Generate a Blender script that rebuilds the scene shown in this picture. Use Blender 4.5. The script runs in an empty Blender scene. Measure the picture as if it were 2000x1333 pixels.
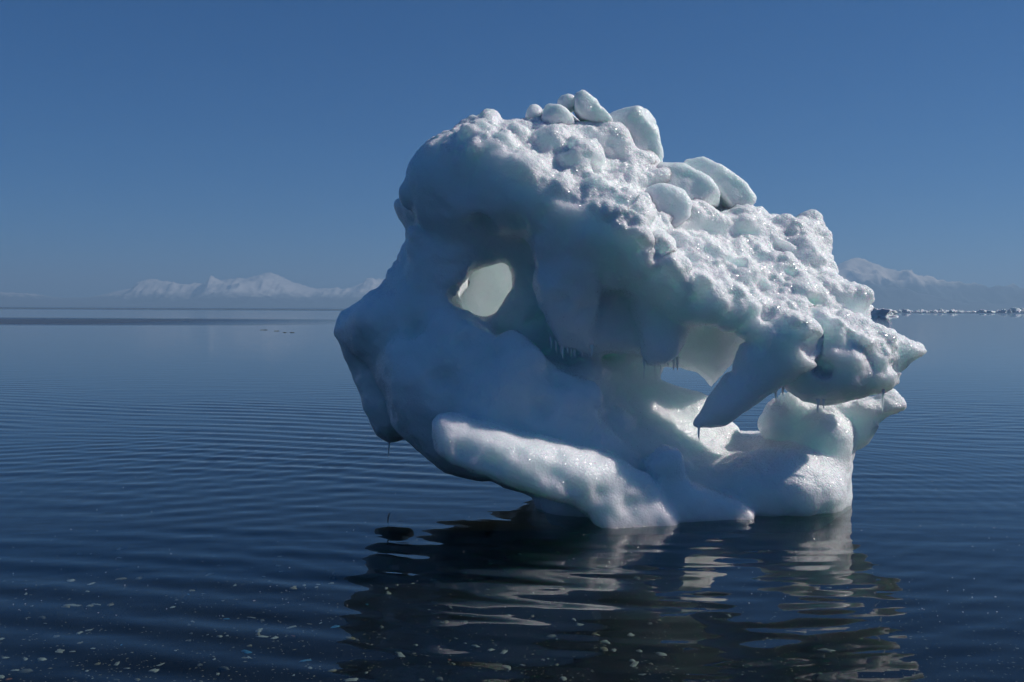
import bpy, math, random, time
import numpy as np
import openvdb
from mathutils import Matrix, Vector, Euler

T0 = time.time()
rng = np.random.default_rng(7)
random.seed(7)
scene = bpy.context.scene
C = scene.collection

# ------------------------------------------------------------------ camera
FPX = 1944.0                      # focal length in photo pixels (2000 px wide)
CAM = Vector((0.0, 0.0, 1.5))
PITCH = math.atan(62.5 / FPX)
ROLL = math.radians(0.27)
RCAM = Euler((math.pi / 2 - PITCH, 0, 0)).to_matrix() @ Matrix.Rotation(ROLL, 3, 'Z')
cd = bpy.data.cameras.new('camera')
cam = bpy.data.objects.new('camera', cd)
C.objects.link(cam)
cd.sensor_width = 36.0
cd.lens = 36.0 * FPX / 2000.0
cd.clip_start = 0.05
cd.clip_end = 60000.0
cam.matrix_world = Matrix.Translation(CAM) @ RCAM.to_4x4()
scene.camera = cam

# ------------------------------------------------------------------ sky and sun
SUN_AZ = math.radians(84.0)       # clockwise from the viewing direction (+Y) towards +X
SUN_EL = math.radians(40.0)
world = bpy.data.worlds.new('World')
scene.world = world
world.use_nodes = True
wn = world.node_tree.nodes
wl = world.node_tree.links
bg = wn['Background']
sky = wn.new('ShaderNodeTexSky')
sky.sky_type = 'NISHITA'
sky.sun_disc = False
sky.sun_elevation = SUN_EL
sky.sun_rotation = SUN_AZ
sky.altitude = 3000.0
sky.air_density = 1.0
sky.dust_density = 0.0
sky.ozone_density = 6.0
# the polarised deep blue of the photograph: one tone curve per channel for the whole sky
sep = wn.new('ShaderNodeSeparateColor')
comb = wn.new('ShaderNodeCombineColor')
wl.new(sky.outputs[0], sep.inputs[0])
for ch, (gam, gain) in enumerate(((1.2, 0.115), (0.85, 0.48), (0.75, 0.92))):
    pw_ = wn.new('ShaderNodeMath'); pw_.operation = 'POWER'; pw_.inputs[1].default_value = gam
    mu_ = wn.new('ShaderNodeMath'); mu_.operation = 'MULTIPLY'; mu_.inputs[1].default_value = gain
    wl.new(sep.outputs[ch], pw_.inputs[0]); wl.new(pw_.outputs[0], mu_.inputs[0]); wl.new(mu_.outputs[0], comb.inputs[ch])
wl.new(comb.outputs[0], bg.inputs['Color'])
bg.inputs['Strength'].default_value = 0.1

sd = bpy.data.lights.new('sun', 'SUN')
sun = bpy.data.objects.new('sun', sd)
C.objects.link(sun)
sd.energy = 4.0
sd.angle = math.radians(0.53)
sd.color = (1.0, 0.95, 0.88)
SUND = Vector((math.sin(SUN_AZ) * math.cos(SUN_EL), math.cos(SUN_AZ) * math.cos(SUN_EL), math.sin(SUN_EL)))
sun.rotation_euler = SUND.to_track_quat('Z', 'Y').to_euler()
sun.location = (8, 4, 12)

vs = scene.view_settings
vs.view_transform = 'Standard'
vs.look = 'None'
vs.exposure = 0.0
vs.gamma = 1.0
scene.render.engine = 'CYCLES'
cy = scene.cycles
cy.use_denoising = True
cy.max_bounces = 12
cy.diffuse_bounces = 3
cy.glossy_bounces = 3
cy.transmission_bounces = 6
cy.transparent_max_bounces = 12
cy.volume_bounces = 0
cy.caustics_reflective = False
cy.caustics_refractive = False
cy.sample_clamp_indirect = 4.0
cy.use_adaptive_sampling = True
cy.adaptive_threshold = 0.02
cy.adaptive_min_samples = 16


# ------------------------------------------------------------------ helpers
def P(u, v, d):
    """world point seen at photo pixel (u, v) that stands d metres away along +Y"""
    r = RCAM @ Vector(((u - 1000.0) / FPX, -(v - 666.5) / FPX, -1.0))
    return CAM + r * (d / r.y)


def tag(o, label=None, cat=None, group=None, kind=None):
    if label: o['label'] = label
    if cat: o['category'] = cat
    if group: o['group'] = group
    if kind: o['kind'] = kind
    return o


def mesh_obj(name, verts, faces, mat, parent=None, smooth=True):
    me = bpy.data.meshes.new(name)
    if isinstance(verts, np.ndarray) and isinstance(faces, np.ndarray):
        n, k = faces.shape
        me.vertices.add(len(verts))
        me.vertices.foreach_set('co', np.ascontiguousarray(verts, dtype=np.float32).ravel())
        me.loops.add(n * k)
        me.loops.foreach_set('vertex_index', np.ascontiguousarray(faces, dtype=np.int32).ravel())
        me.polygons.add(n)
        me.polygons.foreach_set('loop_start', np.arange(0, n * k, k, dtype=np.int32))
        me.update(calc_edges=True)
        me.validate()
    else:
        me.from_pydata([tuple(v) for v in verts], [], [tuple(f) for f in faces])
        me.update()
    if smooth:
        me.polygons.foreach_set('use_smooth', [True] * len(me.polygons))
    if mat: me.materials.append(mat)
    o = bpy.data.objects.new(name, me)
    C.objects.link(o)
    if parent: o.parent = parent
    return o


def _hash(ix, iy, iz, seed):
    h = (ix * 374761393 + iy * 668265263 + iz * 2147483647 + seed * 1274126177) & 0xffffffff
    h = ((h ^ (h >> 13)) * 1274126177) & 0xffffffff
    return (h ^ (h >> 16)) & 0xffffffff


def vnoise(p, freq, seed=0):
    """smooth lattice noise in -1..1 at points p (N,3)"""
    q = p * freq + 1000.0
    i = np.floor(q).astype(np.int64)
    f = q - i
    f = f * f * f * (f * (f * 6 - 15) + 10)
    out = np.zeros(len(p))
    for dx in (0, 1):
        wx = f[:, 0] if dx else 1 - f[:, 0]
        for dy in (0, 1):
            wy = f[:, 1] if dy else 1 - f[:, 1]
            for dz in (0, 1):
                wz = f[:, 2] if dz else 1 - f[:, 2]
                h = _hash(i[:, 0] + dx, i[:, 1] + dy, i[:, 2] + dz, seed)
                out += wx * wy * wz * (h.astype(np.float64) / 2147483648.0 - 1.0)
    return out


def worley(p, freq, seed=0):
    """distance to the nearest feature point, in cells"""
    q = p * freq + 1000.0
    i = np.floor(q).astype(np.int64)
    best = np.full(len(p), 9.0)
    for dx in (-1, 0, 1):
        for dy in (-1, 0, 1):
            for dz in (-1, 0, 1):
                c = i + np.array((dx, dy, dz))
                h1 = _hash(c[:, 0], c[:, 1], c[:, 2], seed) / 4294967296.0
                h2 = _hash(c[:, 0], c[:, 1], c[:, 2], seed + 11) / 4294967296.0
                h3 = _hash(c[:, 0], c[:, 1], c[:, 2], seed + 23) / 4294967296.0
                d = (c[:, 0] + h1 - q[:, 0]) ** 2 + (c[:, 1] + h2 - q[:, 1]) ** 2 + (c[:, 2] + h3 - q[:, 2]) ** 2
                best = np.minimum(best, d)
    return np.sqrt(best)


def sstep(x, a, b):
    t = np.clip((x - a) / (b - a), 0, 1)
    return t * t * (3 - 2 * t)


# ------------------------------------------------------------------ materials
def new_mat(name):
    m = bpy.data.materials.new(name)
    m.use_nodes = True
    nt = m.node_tree
    for n in list(nt.nodes): nt.nodes.remove(n)
    out = nt.nodes.new('ShaderNodeOutputMaterial')
    return m, nt, out


def N(nt, kind, **kw):
    n = nt.nodes.new(kind)
    for k, v in kw.items():
        if k.startswith('i_'):
            key = k[2:]
            n.inputs[int(key) if key.isdigit() else key.replace('_', ' ')].default_value = v
        else:
            setattr(n, k, v)
    return n


def ramp(nt, fac, stops):
    r = nt.nodes.new('ShaderNodeValToRGB')
    cr = r.color_ramp
    while len(cr.elements) > 1: cr.elements.remove(cr.elements[-1])
    cr.elements[0].position = stops[0][0]
    cr.elements[0].color = (*stops[0][1], 1)
    for pos, col in stops[1:]:
        e = cr.elements.new(pos)
        e.color = (*col, 1)
    if fac is not None: nt.links.new(fac, r.inputs['Fac'])
    return r


def ice_material(name, snow_attr=True, snow_val=0.0, sss=0.27):
    m, nt, out = new_mat(name)
    L = nt.links.new
    b = N(nt, 'ShaderNodeBsdfPrincipled')
    L(b.outputs[0], out.inputs['Surface'])
    geo = N(nt, 'ShaderNodeNewGeometry')
    if snow_attr:
        at = N(nt, 'ShaderNodeAttribute', attribute_name='snow')
        sn = at.outputs['Fac']
    else:
        vv = N(nt, 'ShaderNodeValue')
        vv.outputs[0].default_value = snow_val
        sn = vv.outputs[0]
    # colour: clear blue-green ice to white granular snow, faint cloudy bands
    nz = N(nt, 'ShaderNodeTexNoise', i_Scale=2.2, i_Detail=6.0, i_Roughness=0.6)
    L(geo.outputs['Position'], nz.inputs['Vector'])
    cl = ramp(nt, nz.outputs['Fac'], [(0.3, (0.78, 0.88, 0.86)), (0.7, (0.84, 0.88, 0.90))])
    mx = N(nt, 'ShaderNodeMix', data_type='RGBA')
    L(sn, mx.inputs['Factor'])
    L(cl.outputs[0], mx.inputs['A'])
    mx.inputs['B'].default_value = (0.90, 0.92, 0.94, 1)
    # dirt specks
    vo = N(nt, 'ShaderNodeTexVoronoi', i_Scale=26.0)
    L(geo.outputs['Position'], vo.inputs['Vector'])
    sp = ramp(nt, vo.outputs['Distance'], [(0.05, (1, 1, 1)), (0.09, (0, 0, 0))])
    wn_ = N(nt, 'ShaderNodeTexNoise', i_Scale=1.4, i_Detail=2.0)
    L(geo.outputs['Position'], wn_.inputs['Vector'])
    wr = ramp(nt, wn_.outputs['Fac'], [(0.60, (0, 0, 0)), (0.68, (1, 1, 1))])
    spm = N(nt, 'ShaderNodeMath', operation='MULTIPLY')
    L(sp.outputs[0], spm.inputs[0]); L(wr.outputs[0], spm.inputs[1])
    dm = N(nt, 'ShaderNodeMix', data_type='RGBA')
    L(spm.outputs[0], dm.inputs['Factor'])
    L(mx.outputs['Result'], dm.inputs['A'])
    dm.inputs['B'].default_value = (0.10, 0.10, 0.09, 1)
    L(dm.outputs['Result'], b.inputs['Base Color'])
    b.subsurface_method = 'RANDOM_WALK'
    b.inputs['Subsurface Weight'].default_value = 1.0
    b.inputs['Subsurface Radius'].default_value = (0.80, 1.0, 0.90)
    ss = N(nt, 'ShaderNodeMapRange', i_1=0.0, i_2=1.0, i_3=sss, i_4=sss * 0.20)
    L(sn, ss.inputs[0])
    L(ss.outputs[0], b.inputs['Subsurface Scale'])
    b.inputs['Subsurface Anisotropy'].default_value = 0.3
    b.inputs['IOR'].default_value = 1.31
    # gloss broken up by grains
    gn = N(nt, 'ShaderNodeTexNoise', i_Scale=90.0, i_Detail=3.0)
    L(geo.outputs['Position'], gn.inputs['Vector'])
    rr = N(nt, 'ShaderNodeMapRange', i_1=0.35, i_2=0.65, i_3=0.16, i_4=0.5)
    L(gn.outputs['Fac'], rr.inputs[0])
    L(rr.outputs[0], b.inputs['Roughness'])
    # bump: grains where snowy, gentle melt dimples elsewhere
    g1 = N(nt, 'ShaderNodeTexVoronoi', i_Scale=70.0, feature='SMOOTH_F1')
    L(geo.outputs['Position'], g1.inputs['Vector'])
    g2 = N(nt, 'ShaderNodeTexNoise', i_Scale=38.0, i_Detail=6.0, i_Roughness=0.65)
    L(geo.outputs['Position'], g2.inputs['Vector'])
    ad = N(nt, 'ShaderNodeMath', operation='ADD')
    L(g1.outputs['Distance'], ad.inputs[0]); L(g2.outputs['Fac'], ad.inputs[1])
    st = N(nt, 'ShaderNodeMapRange', i_1=0.0, i_2=1.0, i_3=0.26, i_4=0.75)
    L(sn, st.inputs[0])
    bp = N(nt, 'ShaderNodeBump', i_Distance=0.012)
    L(st.outputs[0], bp.inputs['Strength'])
    L(ad.outputs[0], bp.inputs['Height'])
    L(bp.outputs[0], b.inputs['Normal'])
    # loose crystals: tiny mirror facets turned every way
    cv = N(nt, 'ShaderNodeTexVoronoi', i_Scale=130.0); L(geo.outputs['Position'], cv.inputs['Vector'])
    cs = N(nt, 'ShaderNodeVectorMath', operation='MULTIPLY_ADD'); L(cv.outputs['Color'], cs.inputs[0])
    cs.inputs[1].default_value = (1.3, 1.3, 1.3); cs.inputs[2].default_value = (-0.65, -0.65, -0.65)
    ca = N(nt, 'ShaderNodeVectorMath', operation='ADD'); L(cs.outputs[0], ca.inputs[0]); L(geo.outputs['Normal'], ca.inputs[1])
    cn = N(nt, 'ShaderNodeVectorMath', operation='NORMALIZE'); L(ca.outputs[0], cn.inputs[0])
    L(cn.outputs[0], b.inputs['Coat Normal'])
    cw = N(nt, 'ShaderNodeMapRange', i_1=0.0, i_2=1.0, i_3=0.06, i_4=0.40); L(sn, cw.inputs[0]); L(cw.outputs[0], b.inputs['Coat Weight'])
    b.inputs['Coat Roughness'].default_value = 0.15
    b.inputs['Coat IOR'].default_value = 1.31
    return m


M_ICE = ice_material('ice')
M_BLOCK = ice_material('clear_ice_block', False, 0.25, 0.12)
M_FLOE = ice_material('floe_ice', False, 0.8, 0.1)

M_ICICLE = ice_material('icicle_ice', False, 0.0, 0.03)

# water: mirror by Fresnel over clear tinted water
M_SEA, nt, out = new_mat('sea_water')
L = nt.links.new
geo = N(nt, 'ShaderNodeNewGeometry')
mp = N(nt, 'ShaderNodeMapping'); mp.inputs['Scale'].default_value = (0.16, 1.0, 1.0)
L(geo.outputs['Position'], mp.inputs['Vector'])
n1 = N(nt, 'ShaderNodeTexNoise', i_Scale=3.5, i_Detail=4.0, i_Roughness=0.5)
L(mp.outputs[0], n1.inputs['Vector'])
# wind-ruffled lanes far out: waves too small to see one by one roughen the mirror
mp2 = N(nt, 'ShaderNodeMapping'); mp2.inputs['Scale'].default_value = (0.012, 0.05, 1.0)
L(geo.outputs['Position'], mp2.inputs['Vector'])
n2 = N(nt, 'ShaderNodeTexNoise', i_Scale=1.0, i_Detail=3.0)
L(mp2.outputs[0], n2.inputs['Vector'])
sx = N(nt, 'ShaderNodeSeparateXYZ'); L(geo.outputs['Position'], sx.inputs[0])
yy = N(nt, 'ShaderNodeMath', operation='MULTIPLY_ADD', i_1=26.0); L(n2.outputs['Fac'], yy.inputs[0]); L(sx.outputs['Y'], yy.inputs[2])
def window(a0, a1, b0, b1):
    m1 = N(nt, 'ShaderNodeMapRange', interpolation_type='SMOOTHSTEP', i_1=a0, i_2=a1); L(yy.outputs[0], m1.inputs[0])
    m2 = N(nt, 'ShaderNodeMapRange', interpolation_type='SMOOTHSTEP', i_1=b0, i_2=b1, i_3=1.0, i_4=0.0); L(yy.outputs[0], m2.inputs[0])
    mm = N(nt, 'ShaderNodeMath', operation='MULTIPLY'); L(m1.outputs[0], mm.inputs[0]); L(m2.outputs[0], mm.inputs[1])
    return mm
w1 = window(92, 100, 128, 165); w2 = window(520, 700, 20000, 24000)
xm = N(nt, 'ShaderNodeMapRange', interpolation_type='SMOOTHSTEP', i_1=-45.0, i_2=-8.0, i_3=1.0, i_4=0.0); L(sx.outputs['X'], xm.inputs[0])
w1x = N(nt, 'ShaderNodeMath', operation='MULTIPLY'); L(w1.outputs[0], w1x.inputs[0]); L(xm.outputs[0], w1x.inputs[1])
lf = N(nt, 'ShaderNodeMath', operation='MAXIMUM'); L(w1x.outputs[0], lf.inputs[0]); L(w2.outputs[0], lf.inputs[1])
rg = N(nt, 'ShaderNodeMapRange', i_1=0.0, i_2=1.0, i_3=0.015, i_4=0.30); L(lf.outputs[0], rg.inputs[0])
bs = N(nt, 'ShaderNodeMapRange', i_1=8.0, i_2=30.0, i_3=0.008, i_4=0.022)
L(sx.outputs['Y'], bs.inputs[0])
bp = N(nt, 'ShaderNodeBump', i_Distance=0.25)
L(bs.outputs[0], bp.inputs['Strength']); L(n1.outputs['Fac'], bp.inputs['Height'])
# Schlick reflectance, the same from above and from below so that daylight reaches the bed
dt = N(nt, 'ShaderNodeVectorMath', operation='DOT_PRODUCT'); L(bp.outputs[0], dt.inputs[0]); L(geo.outputs['Incoming'], dt.inputs[1])
ab = N(nt, 'ShaderNodeMath', operation='ABSOLUTE'); L(dt.outputs['Value'], ab.inputs[0])
sl_ = N(nt, 'ShaderNodeMath', operation='MULTIPLY', i_1=0.17); L(lf.outputs[0], sl_.inputs[0])       # facets of ruffled water lean towards the eye
mxn = N(nt, 'ShaderNodeMath', operation='MAXIMUM'); L(ab.outputs[0], mxn.inputs[0]); L(sl_.outputs[0], mxn.inputs[1])
om = N(nt, 'ShaderNodeMath', operation='SUBTRACT', i_0=1.0, use_clamp=True); L(mxn.outputs[0], om.inputs[1])
p5 = N(nt, 'ShaderNodeMath', operation='POWER', i_1=5.0); L(om.outputs[0], p5.inputs[0])
fr = N(nt, 'ShaderNodeMath', operation='MULTIPLY_ADD', i_1=0.98, i_2=0.02); L(p5.outputs[0], fr.inputs[0])
tr = N(nt, 'ShaderNodeBsdfTransparent'); tr.inputs['Color'].default_value = (0.50, 0.57, 0.55, 1)
gl = N(nt, 'ShaderNodeBsdfGlossy'); L(rg.outputs[0], gl.inputs['Roughness']); gl.inputs['Color'].default_value = (1, 1, 1, 1)
L(bp.outputs[0], gl.inputs['Normal'])
mxs = N(nt, 'ShaderNodeMixShader')
L(fr.outputs[0], mxs.inputs[0]); L(tr.outputs[0], mxs.inputs[1]); L(gl.outputs[0], mxs.inputs[2])
L(mxs.outputs[0], out.inputs['Surface'])

# seabed: dark sand
M_BED, nt, out = new_mat('seabed_sand')
L = nt.links.new
b = N(nt, 'ShaderNodeBsdfPrincipled', i_Roughness=0.9)
b.inputs['Specular IOR Level'].default_value = 0.1
geo = N(nt, 'ShaderNodeNewGeometry')
n1 = N(nt, 'ShaderNodeTexNoise', i_Scale=60.0, i_Detail=6.0, i_Roughness=0.75)
L(geo.outputs['Position'], n1.inputs['Vector'])
n2 = N(nt, 'ShaderNodeTexNoise', i_Scale=2.0, i_Detail=5.0)
L(geo.outputs['Position'], n2.inputs['Vector'])
ad = N(nt, 'ShaderNodeMath', operation='MULTIPLY'); L(n1.outputs['Fac'], ad.inputs[0]); L(n2.outputs['Fac'], ad.inputs[1])
r = ramp(nt, ad.outputs[0], [(0.12, (0.006, 0.006, 0.005)), (0.30, (0.014, 0.013, 0.010)), (0.42, (0.03, 0.028, 0.022))])
L(r.outputs[0], b.inputs['Base Color'])
bp = N(nt, 'ShaderNodeBump', i_Distance=0.02, i_Strength=0.6); L(n1.outputs['Fac'], bp.inputs['Height'])
L(bp.outputs[0], b.inputs['Normal'])
L(b.outputs[0], out.inputs['Surface'])


def plain(name, col, rough=0.6, var=0.25):
    m, nt, out = new_mat(name)
    b = N(nt, 'ShaderNodeBsdfPrincipled', i_Roughness=rough)
    geo = N(nt, 'ShaderNodeNewGeometry')
    n1 = N(nt, 'ShaderNodeTexNoise', i_Scale=45.0, i_Detail=4.0)
    nt.links.new(geo.outputs['Position'], n1.inputs['Vector'])
    r = ramp(nt, n1.outputs['Fac'], [(0.3, tuple(c * (1 - var) for c in col)), (0.7, tuple(min(1, c * (1 + var)) for c in col))])
    nt.links.new(r.outputs[0], b.inputs['Base Color'])
    nt.links.new(b.outputs[0], out.inputs['Surface'])
    return m


def mountain_material(name, lo, hi, snowcol, forest):
    m, nt, out = new_mat(name)
    L = nt.links.new
    b = N(nt, 'ShaderNodeBsdfPrincipled', i_Roughness=0.9)
    geo = N(nt, 'ShaderNodeNewGeometry')
    sx = N(nt, 'ShaderNodeSeparateXYZ'); L(geo.outputs['Position'], sx.inputs[0])
    n1 = N(nt, 'ShaderNodeTexNoise', i_Scale=0.012, i_Detail=8.0, i_Roughness=0.65)
    L(geo.outputs['Position'], n1.inputs['Vector'])
    sc_ = N(nt, 'ShaderNodeMath', operation='MULTIPLY_ADD', i_1=(hi - lo) * 2.6, i_2=-(hi - lo) * 1.3)
    L(n1.outputs['Fac'], sc_.inputs[0])
    ad = N(nt, 'ShaderNodeMath', operation='ADD'); L(sx.outputs['Z'], ad.inputs[0]); L(sc_.outputs[0], ad.inputs[1])
    mr = N(nt, 'ShaderNodeMapRange', i_1=lo, i_2=hi); L(ad.outputs[0], mr.inputs[0])
    mx = N(nt, 'ShaderNodeMix', data_type='RGBA')
    L(mr.outputs[0], mx.inputs['Factor'])
    mx.inputs['A'].default_value = (*forest, 1)
    mx.inputs['B'].default_value = (*snowcol, 1)
    L(mx.outputs['Result'], b.inputs['Base Color'])
    L(b.outputs[0], out.inputs['Surface'])
    return m


# ------------------------------------------------------------------ sea
def axis(segments):
    """segments: (start, stop, n) pieces joined into one sorted coordinate list"""
    a = np.concatenate([np.linspace(s, e, n, endpoint=False) for s, e, n in segments])
    return a


xs = np.concatenate([-np.geomspace(30000, 14, 36)[:-1], np.linspace(-14, -5.5, 150)[:-1], np.linspace(-5.5, 5.5, 380), np.linspace(5.5, 14, 150)[1:], np.geomspace(14, 30000, 36)[1:]])
ysr = np.concatenate([-np.geomspace(9000, 3, 14), np.linspace(-2.5, 3.0, 12), np.linspace(3.05, 13, 560), np.linspace(13.02, 26, 260)[1:], np.geomspace(26.5, 24000, 70)])
GX, GY = np.meshgrid(xs, ysr, indexing='ij')
p2 = np.stack([GX.ravel(), GY.ravel(), np.zeros(GX.size)], 1)


def wave_height(p):
    x, y = p[:, 0], p[:, 1]
    lo = vnoise(p, 0.35, 3) * 2.6 + vnoise(p, 0.13, 12) * 4.0
    lo2 = vnoise(p * np.array((0.5, 1, 1)), 0.8, 4)
    am = sstep(vnoise(p, 0.4, 5) + 0.6 * vnoise(p, 0.9, 15), -0.7, 0.8) * 1.3
    h = np.zeros(len(p))
    # long swell ripples running towards the shore, crests slanting down to the right
    h += 0.0026 * am * np.sin(2 * np.pi * (0.26 * x + 0.966 * y) / 0.40 + lo + 1.2 * lo2) * (1 - 0.55 * sstep(x, -0.6, 1.2))
    h += 0.0011 * np.sin(2 * np.pi * (0.10 * x + 0.995 * y) / 0.26 + 1.7 * lo) * (0.5 + 0.5 * vnoise(p, 0.7, 6))
    h += 0.0006 * np.sin(2 * np.pi * (-0.18 * x + 0.98 * y) / 0.55 - lo2 * 2)
    # fine rings leaving the ice
    rr = np.hypot(x - 0.9, y - 8.0)
    h += 0.0005 * np.sin(2 * np.pi * rr / 0.17 + lo2) * np.exp(-((rr - 3.2) / 2.4) ** 2)
    h += 0.0013 * np.sin(2 * np.pi * (-0.5 * x + 0.866 * y) / 0.31 + 1.5 * lo2) * sstep(vnoise(p, 0.5, 16), -0.1, 0.7)
    h += 0.0014 * vnoise(p * np.array((0.45, 1, 1)), 4.0, 8)
    h += 0.0006 * vnoise(p * np.array((0.5, 1, 1)), 9.0, 9) + 0.0003 * vnoise(p * np.array((0.6, 1, 1)), 17.0, 10)
    return h * sstep(y, 2.6, 3.4) * (1 - sstep(y, 13, 25)) * (1 - sstep(np.abs(x), 12.0, 13.8))


p2[:, 2] = wave_height(p2)
nx, ny = GX.shape
idx = np.arange(nx * ny).reshape(nx, ny)
q = np.stack([idx[:-1, :-1], idx[1:, :-1], idx[1:, 1:], idx[:-1, 1:]], -1).reshape(-1, 4)
sea = mesh_obj('sea', p2, q, M_SEA)
tag(sea, 'calm dark blue sea with fine ripples around the ice', None, None, 'structure')

# seabed, shelving away from the shore
bx = np.concatenate([-np.geomspace(2000, 12, 8), np.linspace(-10, 10, 90), np.geomspace(12, 2000, 8)])
by = np.concatenate([np.linspace(-30, 2, 10), np.linspace(2.2, 14, 110), np.geomspace(15, 2500, 24)])


def bed_z(x, y):
    base = -0.16 - 0.055 * np.clip(y - 3.5, 0, 14) - 0.02 * np.clip(y - 17.5, 0, 400)
    base = np.where(y < 3.5, -0.16 - 0.01 * (3.5 - y), base)
    p = np.stack([np.ravel(x), np.ravel(y), np.zeros(np.size(x))], 1)
    return base + (0.014 * vnoise(p, 1.3, 30) + 0.006 * vnoise(p, 5.0, 31)).reshape(np.shape(x))


BX, BY = np.meshgrid(bx, by, indexing='ij')
bp3 = np.stack([BX.ravel(), BY.ravel(), bed_z(BX, BY).ravel()], 1)
idx = np.arange(BX.size).reshape(BX.shape)
q = np.stack([idx[:-1, :-1], idx[1:, :-1], idx[1:, 1:], idx[:-1, 1:]], -1).reshape(-1, 4)
bed = mesh_obj('seabed', bp3, q, M_BED)
tag(bed, 'dark sandy seabed under shallow clear water', None, None, 'structure')


# ------------------------------------------------------------------ mountains
def ridge(name, label, profile, dist, depth, mat, seed, rough):
    pts = [P(u, v, dist) for u, v in profile]
    px = np.array([p.x for p in pts]); pz = np.array([p.z for p in pts])
    gx = np.linspace(px[0], px[-1], 640)
    gy = np.linspace(-1, 1, 90)
    X, Y = np.meshgrid(gx, gy, indexing='ij')
    top = np.interp(gx, px, pz)[:, None]
    pp = np.stack([X.ravel(), (Y * depth).ravel(), np.zeros(X.size)], 1)
    rid = 0
    amp = 0.8; fq = 1.0 / (depth * 0.55)
    for o in range(7):
        rid = rid + amp * (1 - 2 * np.abs(vnoise(pp, fq, seed + o)))
        amp *= 0.58; fq *= 2.05
    rid = rid.reshape(X.shape)
    fall = np.clip(1 - np.abs(Y), 0, 1) ** 1.15
    spur = np.where(Y < 0, 1.0, 1.0)
    Z = top * fall * (1 + rough * (rid - 0.4) * np.clip(np.abs(Y) * 3, 0.25, 1)) * spur - 6.0 * (np.abs(Y) > 0.96)
    V = np.stack([X.ravel(), (dist + Y * depth).ravel(), np.maximum(Z, -6).ravel()], 1)
    idx = np.arange(X.size).reshape(X.shape)
    q = np.stack([idx[:-1, :-1], idx[1:, :-1], idx[1:, 1:], idx[:-1, 1:]], -1).reshape(-1, 4)
    o = mesh_obj(name, V, q, mat)
    return tag(o, label, None, None, 'structure')


M_MTN_L = mountain_material('far_snow_mountain', 80, 140, (0.85, 0.80, 0.77), (0.06, 0.07, 0.08))
M_MTN_R = mountain_material('snow_mountain', 165, 215, (0.88, 0.76, 0.64), (0.05, 0.06, 0.07))
ridge('mountain_range', 'long far snowy mountain range with a pointed peak across the sea',
      [(-300, 582), (-200, 582), (-60, 566), (0, 571), (60, 574), (110, 584), (180, 583), (230, 568), (290, 549), (350, 553),
       (400, 550), (450, 543), (480, 545), (530, 537), (570, 556), (620, 570), (680, 565), (740, 546), (790, 555), (900, 575), (1050, 598)],
      9000, 1300, M_MTN_L, 50, 0.6)
ridge('mountain', 'broad snow-topped mountain with blue forested foot beside the ice',
      [(1250, 606), (1400, 590), (1540, 560), (1620, 530), (1650, 520), (1690, 519), (1740, 533), (1800, 548), (1860, 556), (1920, 558), (2000, 563),
       (2150, 560), (2400, 575), (2900, 590), (3400, 606)],
      7000, 1300, M_MTN_R, 70, 0.6)

# ------------------------------------------------------------------ the iceberg, carved in a voxel field
VX = 0.014
X0, X1, Y0, Y1, Z0, Z1 = -1.75, 3.35, 6.2, 9.6, -0.62, 3.4
ax = np.arange(X0, X1, VX); ay = np.arange(Y0, Y1, VX); az = np.arange(Z0, Z1, VX)
FIELD = np.full((len(ax), len(ay), len(az)), 0.3, np.float32)
XX, ZZ = np.meshgrid(ax, az, indexing='ij')
AY = ay.astype(np.float32)[None, :, None]


def poly_sdf(poly):
    """signed distance on the X-Z grid, positive inside"""
    n = len(poly)
    d = np.full(XX.shape, 1e9)
    inside = np.zeros(XX.shape, bool)
    for i in range(n):
        a = poly[i]; b = poly[(i + 1) % n]
        ex, ez = b[0] - a[0], b[1] - a[1]
        wx, wz = XX - a[0], ZZ - a[1]
        t = np.clip((wx * ex + wz * ez) / (ex * ex + ez * ez + 1e-12), 0, 1)
        d = np.minimum(d, (wx - t * ex) ** 2 + (wz - t * ez) ** 2)
        c = ((a[1] <= ZZ) & (b[1] > ZZ)) | ((b[1] <= ZZ) & (a[1] > ZZ))
        if abs(ez) > 1e-12:
            inside ^= c & (XX < a[0] + (ZZ - a[1]) / ez * ex)
    d = np.sqrt(d)
    return np.where(inside, d, -d)


def rbf(pts, smooth=0.02):
    """thin-plate surface y(X,Z) through pixel/depth control points"""
    W = [P(*p) for p in pts]
    c = np.array([(w.x, w.z) for w in W]); y = np.array([p[2] for p in pts], float)
    if len(pts) == 1:
        return np.full(XX.shape, y[0])
    n = len(c)
    if n <= 4:
        wsum = 0; acc = 0
        for i in range(n):
            w = 1.0 / ((XX - c[i, 0]) ** 2 + (ZZ - c[i, 1]) ** 2 + 0.02)
            wsum = wsum + w; acc = acc + w * y[i]
        return acc / wsum

    def phi(r2):
        return 0.5 * r2 * np.log(r2 + 1e-9)
    A = np.zeros((n + 3, n + 3))
    A[:n, :n] = phi(((c[:, None] - c[None]) ** 2).sum(-1)) + smooth * np.eye(n)
    A[:n, n:] = np.c_[np.ones(n), c]; A[n:, :n] = A[:n, n:].T
    A[n:, n:] -= 1e-6 * np.eye(3)
    s = np.linalg.solve(A, np.r_[y, 0, 0, 0])
    out = s[n] + s[n + 1] * XX + s[n + 2] * ZZ
    for i in range(n):
        out += s[i] * phi((XX - c[i, 0]) ** 2 + (ZZ - c[i, 1]) ** 2)
    return np.clip(out, y.min() - 0.12, y.max() + 0.12)


def smin(a, b, k):
    h = np.clip(0.5 + 0.5 * (b - a) / k, 0, 1)
    return b + (a - b) * h - k * h * (1 - h)


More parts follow.
